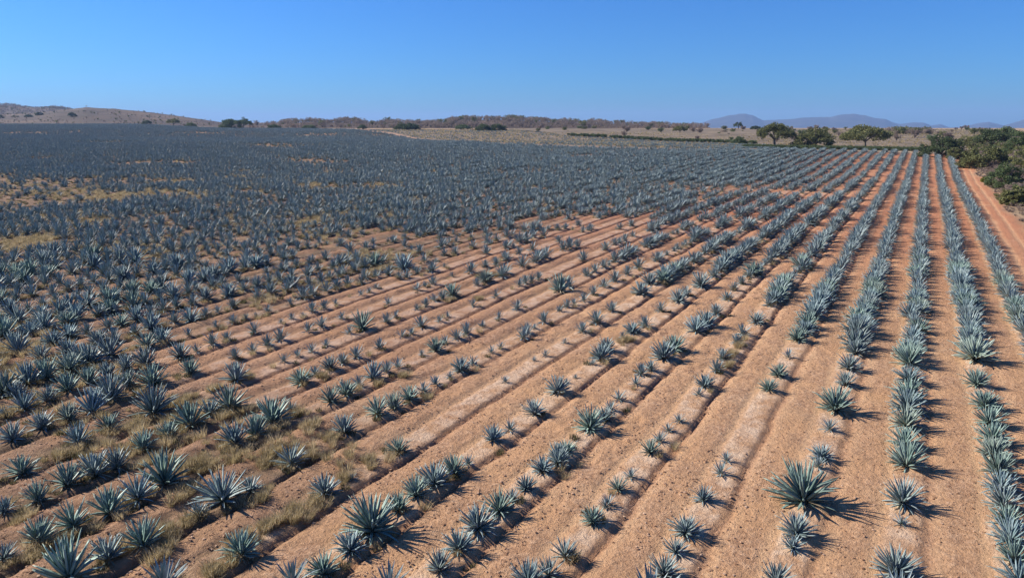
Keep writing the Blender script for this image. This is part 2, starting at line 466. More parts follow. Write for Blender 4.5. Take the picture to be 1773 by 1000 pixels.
# hills on the left
def ridge(name, prof, v0, v1, v2, crange, nc, nv, mat, rough, label):
    pc, py = zip(*prof); cs = np.linspace(*crange, nc); V = []
    for j in range(nv):
        w = j / (nv - 1); v = v0 + (v2 - v0) * w
        wr = (v1 - v0) / (v2 - v0)
        s = sstep(w, 0, wr) ** 0.8 if w < wr else 1 - sstep(w, wr, 1)
        x, y = bearing(cs, np.full(nc, float(v)))
        top = CAM_H + (214 - np.interp(cs, pc, py)) / COLK * v1
        base = terrain(x, y) - 1.0
        z = base + (top - base) * s + rough * (fbm(x / 110.0, y / 110.0, 91, 5) - 0.5) * s
        V.append(np.stack([x, y, z], 1))
    o = link(name, mesh_np(name, np.concatenate(V), grid_faces(nc, nv), mat, smooth=True))
    return tag(o, label, 'hill', kind='structure')
HILL_FRONT = [(-500, 196), (-200, 200), (0, 199), (60, 197), (100, 192), (135, 189), (152, 187), (175, 190), (200, 191), (250, 197), (300, 203), (350, 209), (380, 214), (450, 217), (520, 218)]
HILL_REAR = [(-600, 178), (-300, 172), (-60, 176), (0, 182), (60, 186), (100, 187), (130, 191), (170, 197), (220, 206), (300, 214), (400, 217)]
ridge('front_hill', HILL_FRONT, 800, 1200, 1600, (-500, 520), 200, 40, M_HILL, 13, 'tan dry grass hill rising behind the left of the field')
ridge('rear_hill', HILL_REAR, 1450, 1900, 2400, (-600, 400), 200, 30, M_HILL, 8, 'higher wooded hill at the left edge behind the tan hill')
SWELL = [(330, 219), (450, 217), (490, 213), (540, 210), (600, 212), (650, 215), (720, 214), (780, 211), (840, 207), (870, 207), (920, 210), (985, 213), (1040, 213), (1100, 216), (1150, 219), (1230, 221)]
ridge('wooded_rise', SWELL, 700, 900, 1300, (330, 1230), 160, 20, M_HILL, 3, 'low wooded rise along the skyline behind the fields')

# the blue mountains
def mountains():
    prof = [(1140, 224), (1185, 221), (1218, 211), (1240, 205), (1262, 199), (1290, 197), (1303, 200), (1322, 209), (1338, 208), (1380, 205), (1420, 202), (1436, 203), (1452, 199), (1475, 197), (1495, 200), (1515, 205), (1533, 206), (1546, 212), (1556, 215), (1575, 212), (1600, 213), (1612, 217), (1628, 215), (1645, 220), (1668, 219), (1690, 214), (1712, 210), (1722, 214), (1738, 217), (1752, 213), (1773, 207), (1830, 201), (1900, 208), (2000, 204), (2150, 215), (2300, 222)]
    pc, py = zip(*prof); cs = np.linspace(1140, 2300, 420); V = []; nv = 26; R0 = 9200.0
    for j in range(nv):
        w = j / (nv - 1); v = R0 - 1500 + 2600 * w
        x, y = bearing(cs, np.full(len(cs), v))
        wr = 1500 / 2600
        s = (w / wr) ** 1.25 if w < wr else 1 - sstep(w, wr, 1)
        top = CAM_H + (214 - np.interp(cs, pc, py) + 2.6 * (fbm(cs / 16.0, cs * 0, 59, 4) - .5)) / COLK * R0
        spur = (fbm(x / 420.0 + w, y / 900.0, 55, 4) - 0.5) * 70 * s * (1 - s) * 2 + (fbm(x / 150.0, y / 150.0, 58, 3) - 0.5) * 9 * s
        z = -60 + (top + 60) * s + spur
        V.append(np.stack([x, y, z], 1))
    o = link('mountain_range', mesh_np('mountain_range', np.concatenate(V), grid_faces(len(cs), nv), M_MOUNT, smooth=True))
    tag(o, 'distant blue mountain range on the horizon at the right', 'mountains', kind='structure')
mountains()

# pale lane winding through the scrub at the right edge
lc = np.array([(33.0, 158.0), (35.5, 166), (38, 175), (42, 184), (47, 192), (54, 199), (62, 205)])
lv_ = []
for i, p in enumerate(lc):
    d = lc[min(i + 1, len(lc) - 1)] - lc[max(i - 1, 0)]; d = d / np.linalg.norm(d); nn = np.array([-d[1], d[0]])
    for s in (-1.7, 0, 1.7):
        q = p + nn * s; lv_.append((q[0], q[1], float(terrain(q[0], q[1])) + 0.08))
tag(link('dirt_road', mesh_np('dirt_road', lv_, grid_faces(3, len(lc)), M_ROAD)), 'short pale dirt road glimpsed among the bushes at the right edge', 'road', kind='structure')

# ------------------------------------------------------------------ agaves
def leaf_geo(curve, lod):
    """one leaf, 1 long along +x, hollow above and keeled below"""
    st = [0, .12, .35, .60, .83] if lod == 0 else [0, .30, .70]
    hw = np.interp(st, [0, .12, .35, .6, .83, 1], [.030, .033, .037, .030, .016, 0])
    V = []; T = []
    for s, w in zip(st, hw):
        z = curve * s * s
        if lod == 0:
            V += [(s, -w, z + .012), (s, 0, z - .35 * w), (s, w, z + .012), (s, 0, z - 1.05 * w - .004)]; T += [s] * 4
        else:
            V += [(s, -w * 1.1, z + .012), (s, 0, z - .4 * w), (s, w * 1.1, z + .012)]; T += [s] * 3
    k = 4 if lod == 0 else 3
    tip = len(V); V.append((1.0, 0, curve)); T.append(1.0)
    Q = []; TR = []
    for i in range(len(st) - 1):
        for j in range(k if lod == 0 else 2):
            a, b_ = i * k + j, i * k + (j + 1) % k
            Q.append((a, b_, b_ + k, a + k))
    e = (len(st) - 1) * k
    for j in range(k if lod == 0 else 2):
        TR.append((e + j, e + (j + 1) % k, tip))
    if lod == 0: Q.append((3, 2, 1, 0))
    return np.array(V), Q, TR, np.array(T)
CURVES = [0.05, -0.05, -0.20, 0.0, -0.36]
LEAF = [leaf_geo(c, 0) for c in CURVES]
LEAF_LO = [leaf_geo(c, 1) for c in CURVES]
def leaf_mesh(i, mat, nm):
    g = Geo(); V, Q, T, t = LEAF[i]; g.add(V, Q, T, t=t); return g.mesh(nm, mat)
LEAF_MESH = [leaf_mesh(i, M_AGAVE, 'leaf') for i in range(5)]
DRY_MESH = leaf_mesh(2, M_DRYLEAF, 'dry_leaf')

def template(r, n, emin, dry):
    """leaf places of one rosette with leaves about 1 long"""
    out = []; ph = r.random() * 6.28
    for i in range(n):
        f = i / (n - 1)
        az = ph + i * 2.399963 + r.uniform(-.24, .24)
        el = R(88 + (emin - 88) * f ** (0.92 if emin < 15 else 1.25) + r.uniform(-9, 9))
        ln = (0.80 + 0.25 * math.sin(min(f * 1.5, 1) * math.pi * .5)) * (1 - .30 * max(0, f - .55) / .45) * r.uniform(.78, 1.08)
        wd = r.uniform(.88, 1.14) * (0.8 + .25 * min(1, f * 2))
        cv = 2 if (f > .80 and r.random() < .55) else (r.choice([0, 1, 3])) if r.random() > .08 else 4
        rad = .015 + .085 * f
        out.append((cv, (math.cos(az) * rad, math.sin(az) * rad, .04 + .20 * (1 - f)), (r.uniform(-.35, .35), -el, az), (ln, wd, wd), False))
    for i in range(dry):
        az = r.random() * 6.28; el = R(r.uniform(-14, 4))
        out.append((2, (math.cos(az) * .10, math.sin(az) * .10, .09), (r.uniform(-.9, .9), -el, az), (r.uniform(.5, .8), .8, .8), True))
    return out

def leaf_matrix(loc, rot, scl):
    return Matrix.LocRotScale(Vector(loc), Euler(rot, 'XYZ'), Vector(scl))

TPL = []
for s in range(12):
    r = random.Random(100 + s)
    emin = [2, 8, 0, 6, 24, 20, 28, 16, 8, 4, 12, 14][s]
    n = [80, 70, 84, 74, 56, 60, 54, 58, 46, 66, 50, 44][s]
    TPL.append(template(r, n, emin, [11, 8, 12, 10, 9, 10, 8, 9, 3, 8, 3, 4][s]))
TPL_OPEN, TPL_UP, TPL_YOUNG = [0, 1, 2, 3, 9], [4, 5, 6, 7, 11], [8, 10, 11]

def rosette_mesh(tpl, lod, nm, dry_too=True):
    g = Geo(); src = LEAF if lod == 0 else LEAF_LO
    r = random.Random(len(tpl))
    for cv, loc, rot, scl, dry in tpl:
        if dry and not dry_too: continue
        if lod and not dry and r.random() < .30: continue
        V, Q, T, t = src[cv]
        m = np.array(leaf_matrix(loc, rot, (scl[0], scl[1] * (1.2 if lod else 1), scl[2])))
        W = V @ m[:3, :3].T + m[:3, 3]
        g.add(W, Q, T, t=(t if not dry else np.full(len(t), .5)), lv=r.random())
    return g.mesh(nm, M_AGAVE)

def stem_mesh():
    g = Geo(); V = []; Q = []
    prof = [(.06, -.10), (.11, -.02), (.125, .07), (.105, .16), (.06, .24), (.02, .27)]
    for rr, z in prof:
        for s in range(8):
            w = s * math.pi / 4; V.append((rr * math.cos(w), rr * math.sin(w), z))
    for i in range(len(prof) - 1):
        for s in range(8): Q.append((i * 8 + s, i * 8 + (s + 1) % 8, i * 8 + 8 + (s + 1) % 8, i * 8 + 8 + s))
    g.add(V, Q); return g.mesh('stem', M_STEM, True)
def spike_mesh():
    g = Geo(); tube(g, [(0, 0, .15), (.004, 0, .45), (.012, .004, .75), (.016, .004, .98)], [.042, .036, .020, .001], 6, t=.5); return g.mesh('central_spike', M_AGAVE)
STEM, SPIKE = stem_mesh(), spike_mesh()
ROS = [rosette_mesh(t, 0, 'rosette_leaves', False) for t in TPL]
ROS_LO = [rosette_mesh(t, 1, 'far_rosette') for t in TPL]

PLANTED = {
  1: [(22,0.06,1.14), (23.1,0.05,1.16), (24.2,0.04,1.21), (25.3,0.05,1.12), (26.5,0.04,1.24), (27.7,0.05,1.3), (29.1,0.06,1.28), (30.6,0.02,1.43), (32.1,0.08,1.36), (34,0.08,1.43), (36,0.05,1.42), (38.9,-0.11,1.31), (43.1,-0.01,2.11)],
  0: [(20.8,-0.06,1.39), (23.7,-0.02,0.47), (25.1,0.01,1.37), (28.1,0.04,1.47), (30,-0.04,1.34), (32,-0.06,1.56), (33.9,-0.06,1.75), (35.5,-0.01,1.67), (37.8,-0.08,1.44), (40.6,-0.11,1.77)],
  -1: [(18.7,-0.06,1.01), (20.7,0.06,0.61), (21.5,0.06,1.16), (23.6,-0.01,2.06), (26.4,0.06,0.63), (27.3,0.11,0.86), (30.1,0.06,0.7), (32.4,0.07,1.65), (35.9,0.17,1.09), (38.4,0.09,1.34), (41.2,0.18,1.48)],
  -2: [(17.6,-0.01,1), (18.8,-0.04,0.64), (19.9,-0.07,0.88), (22.1,-0.12,0.69), (24.2,-0.05,0.62), (25.3,-0.1,0.51), (33.4,-0.06,0.96), (35.6,-0.02,1.07), (38.7,-0.03,0.67), (42.1,-0.03,1.37)],
  -3: [(15.4,-0.27,1.04), (16,0.02,0.64), (17,0.06,0.7), (19.1,0.04,0.73), (20.1,0.06,0.45), (20.3,0.06,0.49), (21.4,-0.01,0.67), (22.4,0.06,0.53), (24.6,0.05,0.7), (25.7,0.04,0.63), (26.8,0.05,0.51), (27.9,0.17,0.53), (31.2,0.08,0.58), (32.4,0.07,0.87), (34.8,-0.01,0.98), (36.8,-0.2,0.97), (39.9,-0.13,0.78), (41.7,-0.21,1.01), (44.6,0.04,1.28), (49.2,-0.11,1)],
  -4: [(13.3,-0.57,1.18), (14.7,0.1,0.78), (15.8,0.03,1.02), (17,-0.04,1.43), (18.2,0.02,1.19), (19,0.01,0.58), (19.9,0.07,0.75), (21.3,-0.02,0.79), (22.1,0.22,0.98), (22.5,0.02,0.95), (23.1,0.08,0.79), (25.5,0.02,1.46), (26.6,0.23,0.97), (27.6,0.08,0.65), (28.9,-0.04,0.67), (31,-0.01,0.66), (32.5,-0.25,0.79), (33.3,-0.04,0.75), (35.4,-0.03,1.52), (37,0.05,1.44), (41,0.13,1.5), (42.4,0.32,1.54), (45.3,0.23,1.18), (49.4,-0.07,0.88), (52.5,-0.3,1.01), (54.9,-0.27,1.05), (57.6,-0.28,1)],
  -5: [(12.2,-0.15,1.07), (13,0.19,1.07), (14.2,0.11,1.02), (15.3,0.01,1.7), (16.7,-0.05,0.97), (17.7,-0.11,0.89), (18.6,0.03,1.32), (19.6,0.16,0.86), (20.4,0.24,0.51), (22.6,-0.03,0.82), (23.7,0.13,0.61), (25.7,0.21,0.89), (28.4,-0.04,1.22), (29.7,-0.17,0.33), (30.5,-0.05,0.28), (32.7,-0.11,0.47), (33.7,-0.02,1.39), (35.1,-0.31,1.13), (37.8,-0.4,0.53), (38.9,-0.22,1.15), (40.4,0.04,0.9), (44.3,-0.28,0.82), (47.3,0.02,1.34), (49.3,-0.03,0.9), (52.5,0.19,1.63), (56.2,0.18,1.18)],
  -6: [(10.4,-0.24,1.18), (12.5,0.31,0.94), (16.3,-0.03,1.13), (17.5,0.1,0.32), (20,0.19,0.83), (28.3,0.08,0.44), (31.7,-0.1,0.36), (32.7,0.02,0.49), (35.2,-0,0.45), (37.6,-0,0.81), (39.8,-0.01,1.2), (42.7,-0.23,0.97), (48.1,-0.09,1.4), (51.5,-0.61,1.48)],
  -7: [(9.4,-0.1,1.55), (10.5,-0.04,0.83), (11.4,0.23,1.17), (13.3,0.23,0.63), (14.3,0.16,1.61), (15.2,0.48,0.71), (17.3,0.2,0.93), (20.3,0.06,0.84), (22.4,0.03,0.89), (23.2,0.3,0.81), (24.3,0.26,0.83), (25.4,0.25,0.69), (26.4,0.25,0.66), (27.5,0.31,0.45), (28.6,0.22,0.92), (29.7,0.24,0.65), (31.7,0.13,0.56), (32.7,0.14,0.51), (34.8,0.4,1.06), (35.8,0.1,0.88), (36.8,0.05,0.48), (38.2,-0.02,1.06), (41.1,-0.34,0.6), (42.2,-0.31,0.77), (43.1,-0.18,0.62), (44.3,-0.05,0.87), (46.4,-0.19,0.82), (48.7,-0.39,1.2), (50.9,-0.34,1.33), (53.5,-0.36,1.19), (56.5,-0.46,1.34)],
  -8: [(9,0.2,0.67), (10,0.11,0.87), (11,0.25,0.9), (12,0.47,1.22), (13,0.45,1.16), (14.1,0.3,1.5), (17.5,-0.17,1.22), (18.4,-0.04,1.06), (19.7,-0.49,1.59), (20.9,-0.7,0.55), (22.4,0.18,0.98), (23.4,0.2,1.06), (24.5,0.02,0.71), (25.6,-0.06,1.12), (26.6,-0.01,0.74), (27.4,0.07,0.7), (29.6,-0.08,0.43), (30.6,0.12,0.94), (32,-0.22,0.58), (32.9,-0.01,0.79), (33.9,-0.01,1.07), (35.6,0.02,0.56), (37.6,0.01,0.65), (40.1,-0.1,0.91), (46,0.19,1.67), (47.5,0.21,1.28), (51.7,-0.24,0.92), (53.2,-0.15,1.12), (55.1,-0.13,1.15)],
  -9: [(10.4,0.28,0.63), (11.3,0.55,0.73), (12.4,0.28,1.16), (13.3,0.4,1.19), (14,0.58,0.97), (15.4,0.04,1.02), (16.6,-0.11,0.96), (17.8,-0.32,1.53), (18.9,-0.54,0.89), (19.8,-0.37,1.47), (23.5,0.15,1.1), (24.6,-0.02,0.68), (25.6,0.03,0.99), (26.5,-0,0.77), (27.6,-0.02,0.97), (29.4,0.05,0.76), (31.6,-0.14,0.66), (32.3,0.02,0.6), (33.8,-0.33,1.11), (35.3,-0.06,0.57), (36.4,-0.18,0.51), (39.4,-0.24,0.69), (42.2,-0.11,0.97), (46,-0.37,0.86), (46.9,-0.35,1.05), (47.8,-0.26,0.97), (48.8,-0.16,0.81)],
  -10: [(12.1,0.86,1.03), (14.5,0.19,0.99), (15.9,-0.08,0.99), (17.8,0.07,1.69), (22.2,0.02,1.22), (25.2,0.02,0.6), (26.2,0.04,0.55), (27.1,0.16,0.68), (28.3,0.01,0.57), (30.7,-0.41,0.68), (31.8,-0.38,1.45), (33.5,0.05,0.99), (34.8,-0.23,0.58), (36.9,-0.17,0.53), (37.9,-0.12,0.77), (39.3,-0.45,0.71), (40.1,-0.33,0.8), (41.1,-0.12,1.38), (44.6,-0.34,0.95)],
  -11: [(13.4,0.5,1), (14.6,0.31,0.94), (15.6,0.43,0.97), (16.5,0.59,1.39), (17.9,-0.27,1.46), (19.1,-0.8,0.97), (20,-0.29,1.37), (21.8,0.02,0.86), (24.4,0.18,0.79), (25.6,0.18,0.69), (26.7,0.03,0.89), (27.8,-0.07,0.92), (29.8,0.03,0.82), (30.9,0.04,0.97), (32.8,-0.08,0.65), (37.1,0.15,0.7), (41.1,-0.44,1.01), (42.3,-0.56,0.68), (43.3,-0.58,1.04), (46.2,-0.73,0.64), (48.3,-0.41,1.4)],
  -12: [(14.4,0.51,0.54), (15.3,0.47,0.9), (16.3,0.43,0.77), (17.5,-0.06,1.18), (18.5,-0.21,0.94), (19.5,-0.19,1.02), (20.6,-0.41,0.99), (21.5,-0.1,1.3), (23.1,0.39,1.16), (24.1,0.35,0.62), (25.4,0.02,0.9), (26.3,0.14,0.72), (28.1,0.29,0.88), (30.3,0.12,0.43), (31.3,0.01,0.58), (32,0.29,0.44), (33.1,-0.06,0.9), (34.1,0.05,0.84), (35.3,-0.07,0.54), (38.1,-0.27,0.57), (39,-0.26,0.58), (40.2,-0.62,0.59), (43.5,-1.03,0.9), (44.1,-0.77,1.26), (45.7,-0.98,1.02)],
  -13: [(17.9,0.25,1.29), (21.4,-0.18,1.53), (25.8,0.28,0.67), (27.7,0.32,0.69), (28.9,0.36,0.71), (29.9,0.36,0.51), (30.6,0.51,0.51), (31.7,0.3,0.67), (33.7,0.23,0.7)],
  -14: [(19.4,-0.11,0.91), (20.5,0.45,1.11), (27.1,0.02,1.13), (27.9,0.61,1.29), (29.1,0.39,0.81), (30.1,0.33,0.67), (31.4,0.17,1), (33.8,-0.17,1.2), (35.2,-0.45,1.23), (37.6,-0.8,1.46)],
  -15: [(19.4,0.41,1.43), (33.5,0.15,1.47)],
}
GRASS = [(-22.01,16.35,0.87),(-21.70,15.48,0.63),(-16.20,14.99,0.74),(-16.14,15.84,0.48),(-16.30,14.35,0.54),(-16.47,13.35,0.53),(-16.60,13.81,0.36),(-16.53,12.97,0.35),(-16.00,11.80,0.49),(-16.13,11.43,0.48),(-19.03,12.46,0.54),(-18.76,12.98,0.36),(-18.06,11.28,0.50),(-18.91,11.98,0.53),(-19.29,10.75,0.51),(-21.21,11.05,0.39),(-21.21,10.17,0.52),(-21.35,9.59,0.51),(-23.61,10.45,0.37),(-27.02,13.54,0.56),(-27.11,16.76,0.72),(-27.76,18.85,0.77),(-27.67,19.66,0.63),(-25.36,18.75,0.59),(-24.31,19.69,0.65),(-21.92,20.68,0.44),(-20.65,20.06,0.47),(-18.89,18.10,0.52),(-19.95,16.98,0.43),(-20.29,17.86,0.44),(-16.60,18.85,0.34),(-16.45,17.44,0.33),(-19.17,19.64,0.41),(-28.63,47.67,0.91),(-29.00,46.99,0.72),(-37.64,43.82,0.93),(-37.61,45.60,0.85),(-37.38,38.34,0.59),(-39.85,39.09,0.61),(-42.52,38.72,0.54),(-42.56,35.43,0.51),(-7.85,39.36,0.45),(-7.71,37.75,0.43),(-7.45,35.83,0.41),(-13.31,37.50,0.33),(-7.49,17.05,0.17),(-109.41,67.98,1.44),(-102.90,62.96,1.34),(-77.96,38.04,1.73),(-78.23,39.84,1.77),(-74.07,36.57,1.66),(-84.97,49.94,1.37),(-35.76,19.47,0.70),(-35.67,20.31,0.53),(-27.44,22.73,0.39),(-27.64,20.89,0.38),(-38.03,17.25,0.57),(-32.65,14.66,0.30),(-25.23,23.97,0.34),(-24.25,24.52,0.34),(-20.83,26.44,0.28),(-13.58,37.10,0.39),(-25.60,41.07,0.40),(-27.34,40.09,0.40),(-21.31,25.28,0.27),(-18.34,24.89,0.26),(-21.56,12.80,0.38),(-20.23,13.55,0.38),(-20.54,14.23,0.39),(-18.31,15.48,0.35),(-17.89,14.86,0.31),]


def plant_tint(r):
    a = r.random(); b_ = r.uniform(.80, 1.12)
    if a < .07: t = (1.06, 1.04, .90)          # yellowing
    elif a < .40: t = (.94, 1.04, .92)         # greener
    elif a < .70: t = (.92, 1.0, 1.06)         # bluer
    else: t = (1.0, 1.0, 1.0)
    return (t[0] * b_, t[1] * b_, t[2] * b_, 1)

def row_x(k, y):
    x = ROW_0 + ROW_S * k
    return x + float(drift(x, y))

def in_view(x, y, mu=0.0, mb=0.0):
    u, v = to_uv(x, y)
    z = SLOPE * v - CAM_H
    d = v * math.cos(PITCH) - z * math.sin(PITCH)
    px = 886.5 + FOC * u / np.maximum(d, 1.0)
    py = 500 - FOC * (v * math.sin(PITCH) + z * math.cos(PITCH)) / np.maximum(d, 1.0)
    return px, py, d

plants = []      # row, x, y, width, style
for k, lst in PLANTED.items():
    for y, dx, w in lst:
        x = ROW_0 + ROW_S * k + dx
        style = 'open' if k >= -6 else 'up'
        if w < 0.72: style = 'young'
        plants.append((k, x, y, w * (1.0 if k > -5 else 1.05) * (1.16 if w < .95 else 1.0), style, 1))
CLEAR = [(-109.4, 68.0, 3.6), (-104.5, 64.2, 3.2), (-78.0, 38.5, 3.4), (-74.5, 37.0, 3.2), (-85.0, 50.0, 2.4), (-128, 92, 5), (-96, 84, 3), (-62, 62, 2.6)]
def procedural():
    ks, ys = [], []
    for k in range(2, -360, -1):
        r = np.random.default_rng(9000 + k)
        y = -6 + np.cumsum(r.uniform(1.0, 1.2, 860))
        ks.append(np.full(860, k)); ys.append(y)
    k = np.concatenate(ks); y = np.concatenate(ys); x0 = ROW_0 + ROW_S * k
    px, py, d = in_view(x0, y); u, v = to_uv(x0, y)
    col = 886.5 + COLK * u / np.maximum(v, 5)
    n = len(k); r = np.random.default_rng(31)
    ok = (d > 6) & (v > 3) & (px > -260) & (px < 2000) & (py < 1150) & (v < FIELD_END(col) + r.uniform(-3, 0, n))
    ok &= ~((k == 2) & (y > 252)) & ~((y > 262) & (x0 > -60))
    ok &= (v < 420) | (r.random(n) < .62)
    for ex, ey, er in CLEAR: ok &= (x0 - ex) ** 2 + (y - ey) ** 2 > er * er
    k, y, x0, v = k[ok], y[ok], x0[ok], v[ok]; n = len(k)
    for kk, lst in PLANTED.items():
        done = np.array([p[0] for p in lst]); m = k == kk
        bad = (y > done.min() - .9) & (y < done.max() + .9) if kk >= -12 else np.abs(y[:, None] - done[None]).min(1) < .75
        if kk == -13: bad = bad | ((y > 25) & (y < 34.5))
        if kk == -14: bad = bad | ((y > 26.5) & (y < 33))
        keep = ~(m & bad); k, y, x0, v = k[keep], y[keep], x0[keep], v[keep]
    n = len(k)
    gn = fbm(x0 * 0.035 + 3.1, y * 0.04, 61, 3); g2 = vnoise(k * 3.7, y * 0.22, 63)
    left = (k <= -13) | ((k <= -9) & (y > 50)) | ((k < -4) & (y > 95))
    mid = ~left & (k < -2)
    w = np.where(k >= 1, 1.35 + .5 * g2, 1.15 + .75 * g2)
    big = sstep(vnoise(k * 5.3, y * 0.30, 64), .34, .62)
    w = np.where(mid, .72 + .95 * big + .25 * (gn - .5) + .15 * sstep(y, 44, 80), w)
    w = np.where(left, 1.05 + .75 * (.5 * g2 + .5 * big) + .5 * (gn - .5), w)
    p = np.where(k >= 1, .985, .97)
    p = np.where(mid, .86 + .12 * sstep(y, 45, 90) - .30 * (big < .05), p)
    p = np.where(left, .96 - .60 * (1 - sstep(gn, .27, .37)) - .22 * (g2 < .20), p)
    dx = r.normal(0, 1, n) * np.where(left, np.where(v < 70, .26, .19), .10)
    up = left & (r.random(n) < np.where(v < 75, .65, .25))
    keep = r.random(n) < p
    wj = w * r.uniform(.84, 1.14, n)
    x = x0 + drift(x0, y) + dx; yy = y + r.uniform(-.12, .12, n)
    out = [(int(k[i]), float(x[i]), float(yy[i]), float(wj[i]), 'young' if w[i] < .7 else 'up' if up[i] else 'open', 0) for i in np.nonzero(keep)[0]]
    sk = keep & left & (r.random(n) < .20) & (v < 200)
    for i in np.nonzero(sk)[0]:
        out.append((int(k[i]), float(x[i] + r.choice([-1, 1]) * r.uniform(.5, 1.1)), float(yy[i] + r.uniform(-.5, .5)), float(wj[i] * r.uniform(.45, .75)), 'up', 2))
    return out
plants += procedural()

PX = np.array([p[1] for p in plants]); PY = np.array([p[2] for p in plants]); PW = np.array([p[3] for p in plants])
sx, sy, sd = in_view(PX, PY)
spx = PW * FOC / sd
vis = (sx > -5) & (sx < 1778) & (sy < 1015) & (sd > 4)
order = np.argsort(np.where(vis, -spx, 1e9))
N_THING, N_LEAFED = 300, 100
things = set(int(i) for i in order[:N_THING]); leafed = set(int(i) for i in order[:N_LEAFED])

def ordinal(n):
    w = ['zeroth', 'first', 'second', 'third', 'fourth', 'fifth', 'sixth', 'seventh', 'eighth', 'ninth', 'tenth', 'eleventh', 'twelfth', 'thirteenth', 'fourteenth', 'fifteenth', 'sixteenth', 'seventeenth', 'eighteenth', 'nineteenth', 'twentieth']
    if n <= 20: return w[n]
    return '%d%s' % (n, 'th' if 10 <= n % 100 <= 20 else {1: 'st', 2: 'nd', 3: 'rd'}.get(n % 10, 'th'))

place = {}
byrow = {}
for i, p in enumerate(plants):
    if vis[i]: byrow.setdefault(p[0], []).append(i)
for k, lst in byrow.items():
    lst.sort(key=lambda i: PY[i])
    for n, i in enumerate(lst):
        gap = min([abs(PY[i] - PY[j]) for j in lst[max(0, n - 1):n] + lst[n + 1:n + 2]] or [9])
        place[i] = (n + 1, gap)

def describe(i):
    k, n, gap, w, st = plants[i][0], place[i][0], place[i][1], PW[i], plants[i][4]
    size = 'tiny' if w < .6 else 'small' if w < .85 else 'middling' if w < 1.2 else 'large' if w < 1.75 else 'huge'
    look = 'agave standing alone' if gap > 1.9 else ('upright blue agave' if st == 'up' else 'spreading blue-grey agave' if w > .85 else 'young blue-grey agave')
    return '%s %s, %s from the near end of %s row left of track' % (size, look, ordinal(n), ordinal(3 - k))

PZ = ground_z(PX, PY)
for i in sorted(things, key=lambda i: (-plants[i][0], PY[i])):
    k, x, y, w, st, _ = plants[i]
    r = random.Random(i * 13 + 5)
    ti = r.choice({'open': TPL_OPEN, 'up': TPL_UP, 'young': TPL_YOUNG}[st])
    if st == 'open' and w > 1.55: ti = 2 if w > 1.9 else r.choice([0, 2, 3])
    L = w * (0.61 if st == 'open' else 0.70 if st == 'up' else 0.66)
    o = link('agave_plant', None, loc=(x, y, float(PZ[i]) - 0.02 * L), rot=(R(r.gauss(0, 5)), R(r.gauss(0, 5)), r.uniform(0, 6.28)), scale=(L * r.uniform(.93, 1.07), L, L * r.uniform(.88, 1.14)))
    o.empty_display_size = 0.3
    tag(o, describe(i), 'agave', 'agave plants in rows')
    tint_c = plant_tint(r)
    link('stem', STEM, o); link('central_spike', SPIKE, o).color = tint_c
    if i in leafed:
        for cv, loc, rot, scl, dry in TPL[ti]:
            link('dry_leaf' if dry else 'leaf', DRY_MESH if dry else LEAF_MESH[cv], o, loc, rot, scl).color = tint_c
    else:
        q = link('leaf_rosette', ROS[ti], o); q['kind'] = 'stuff'; q.color = tint_c
        for cv, loc, rot, scl, dry in TPL[ti]:
            if dry: link('dry_leaf', DRY_MESH, o, loc, rot, scl)

rest = [i for i in range(len(plants)) if i not in things]
# the sparse field behind the track adds its own small plants
extra = []
r = random.Random(5)
for row in range(160):
    for s in range(150):
        c = 640 + (1345 - 640) * r.random()
        vlo = float(FIELD_END(c)) + float(np.interp(c, [640, 700, 900], [46, 26, 12])); vhi = float(np.interp(c, [640, 900, 980, 1290, 1345], [600, 590, 430, 330, 300])) - 3
        v = vlo + (vhi - vlo) * r.random()
        x, y = bearing(c, v)
        dens = 0.30 + 0.5 * float(sstep(fbm(x / 45., y / 30., 71, 2), .42, .6))
        if r.random() < dens * 0.26: extra.append((x, y, r.uniform(.7, 1.2)))
EX = np.array(extra)
x = np.concatenate([PX[rest], EX[:, 0]]); y = np.concatenate([PY[rest], EX[:, 1]]); w = np.concatenate([PW[rest], EX[:, 2]])
z = ground_z(x, y)
z[len(rest):] += 0.12
grp = np.clip(((fbm(x / 28., y / 22., 83, 3) - .32) / .36 * 4 + nrg.normal(0, .7, len(x))), 0, 3.99).astype(int)
tp = [12 * int(grp[n_]) + r.choice({'open': TPL_OPEN, 'up': TPL_UP, 'young': TPL_YOUNG}[plants[i][4]]) for n_, i in enumerate(rest)] + [12 * r.randrange(4) + r.choice(TPL_UP) for _ in extra]
scatter('agave_field', np.stack([x, y, z], 1), nrg.random(len(x)) * 6.28, w * 0.66, tp, ROS_LO * 4, None,
        'blue-grey mass of agaves filling the field to the skyline', 'agaves',
        tilt=(nrg.normal(0, .07, len(x)), nrg.normal(0, .07, len(x))), tints=[tuple(q * b_ for q in plant_tint(r)[:3]) + (1,) for b_ in (.74, .94, 1.12, 1.32) for _ in range(12)])
print('plants', len(plants), 'rest', len(x))

# ------------------------------------------------------------------ clods, grass and weeds
def clod_mesh(seed):
    r = random.Random(seed); import bmesh
    bm = bmesh.new(); bmesh.ops.create_icosphere(bm, subdivisions=1, radius=1)
    for v_ in bm.verts:
        v_.co *= r.uniform(.65, 1.2); v_.co.z *= .65
    me = bpy.data.meshes.new('clod'); bm.to_mesh(me); bm.free(); me.materials.append(M_CLOD); return me
n = 85000
cd = 13 + 58 * nrg.random(n) ** 1.5
cc = -150 + 2080 * nrg.random(n)
ux = (cc - 886.5) / COLK * cd
cx_, cy_ = to_xy(ux, cd)
t_, _k = row_lateral(cx_, cy_)
tl_ = np.where(t_ > 0, t_, t_ + ROW_S)
keep = ((tl_ > .55) & (tl_ < 2.35) | (nrg.random(n) < .12)) & (cx_ < 9.6)
keep &= (nrg.random(n) < np.where(cx_ > -3.5, .42, 1.0)) & (vnoise(cx_ * .4, cy_ * .4, 88) > .25)
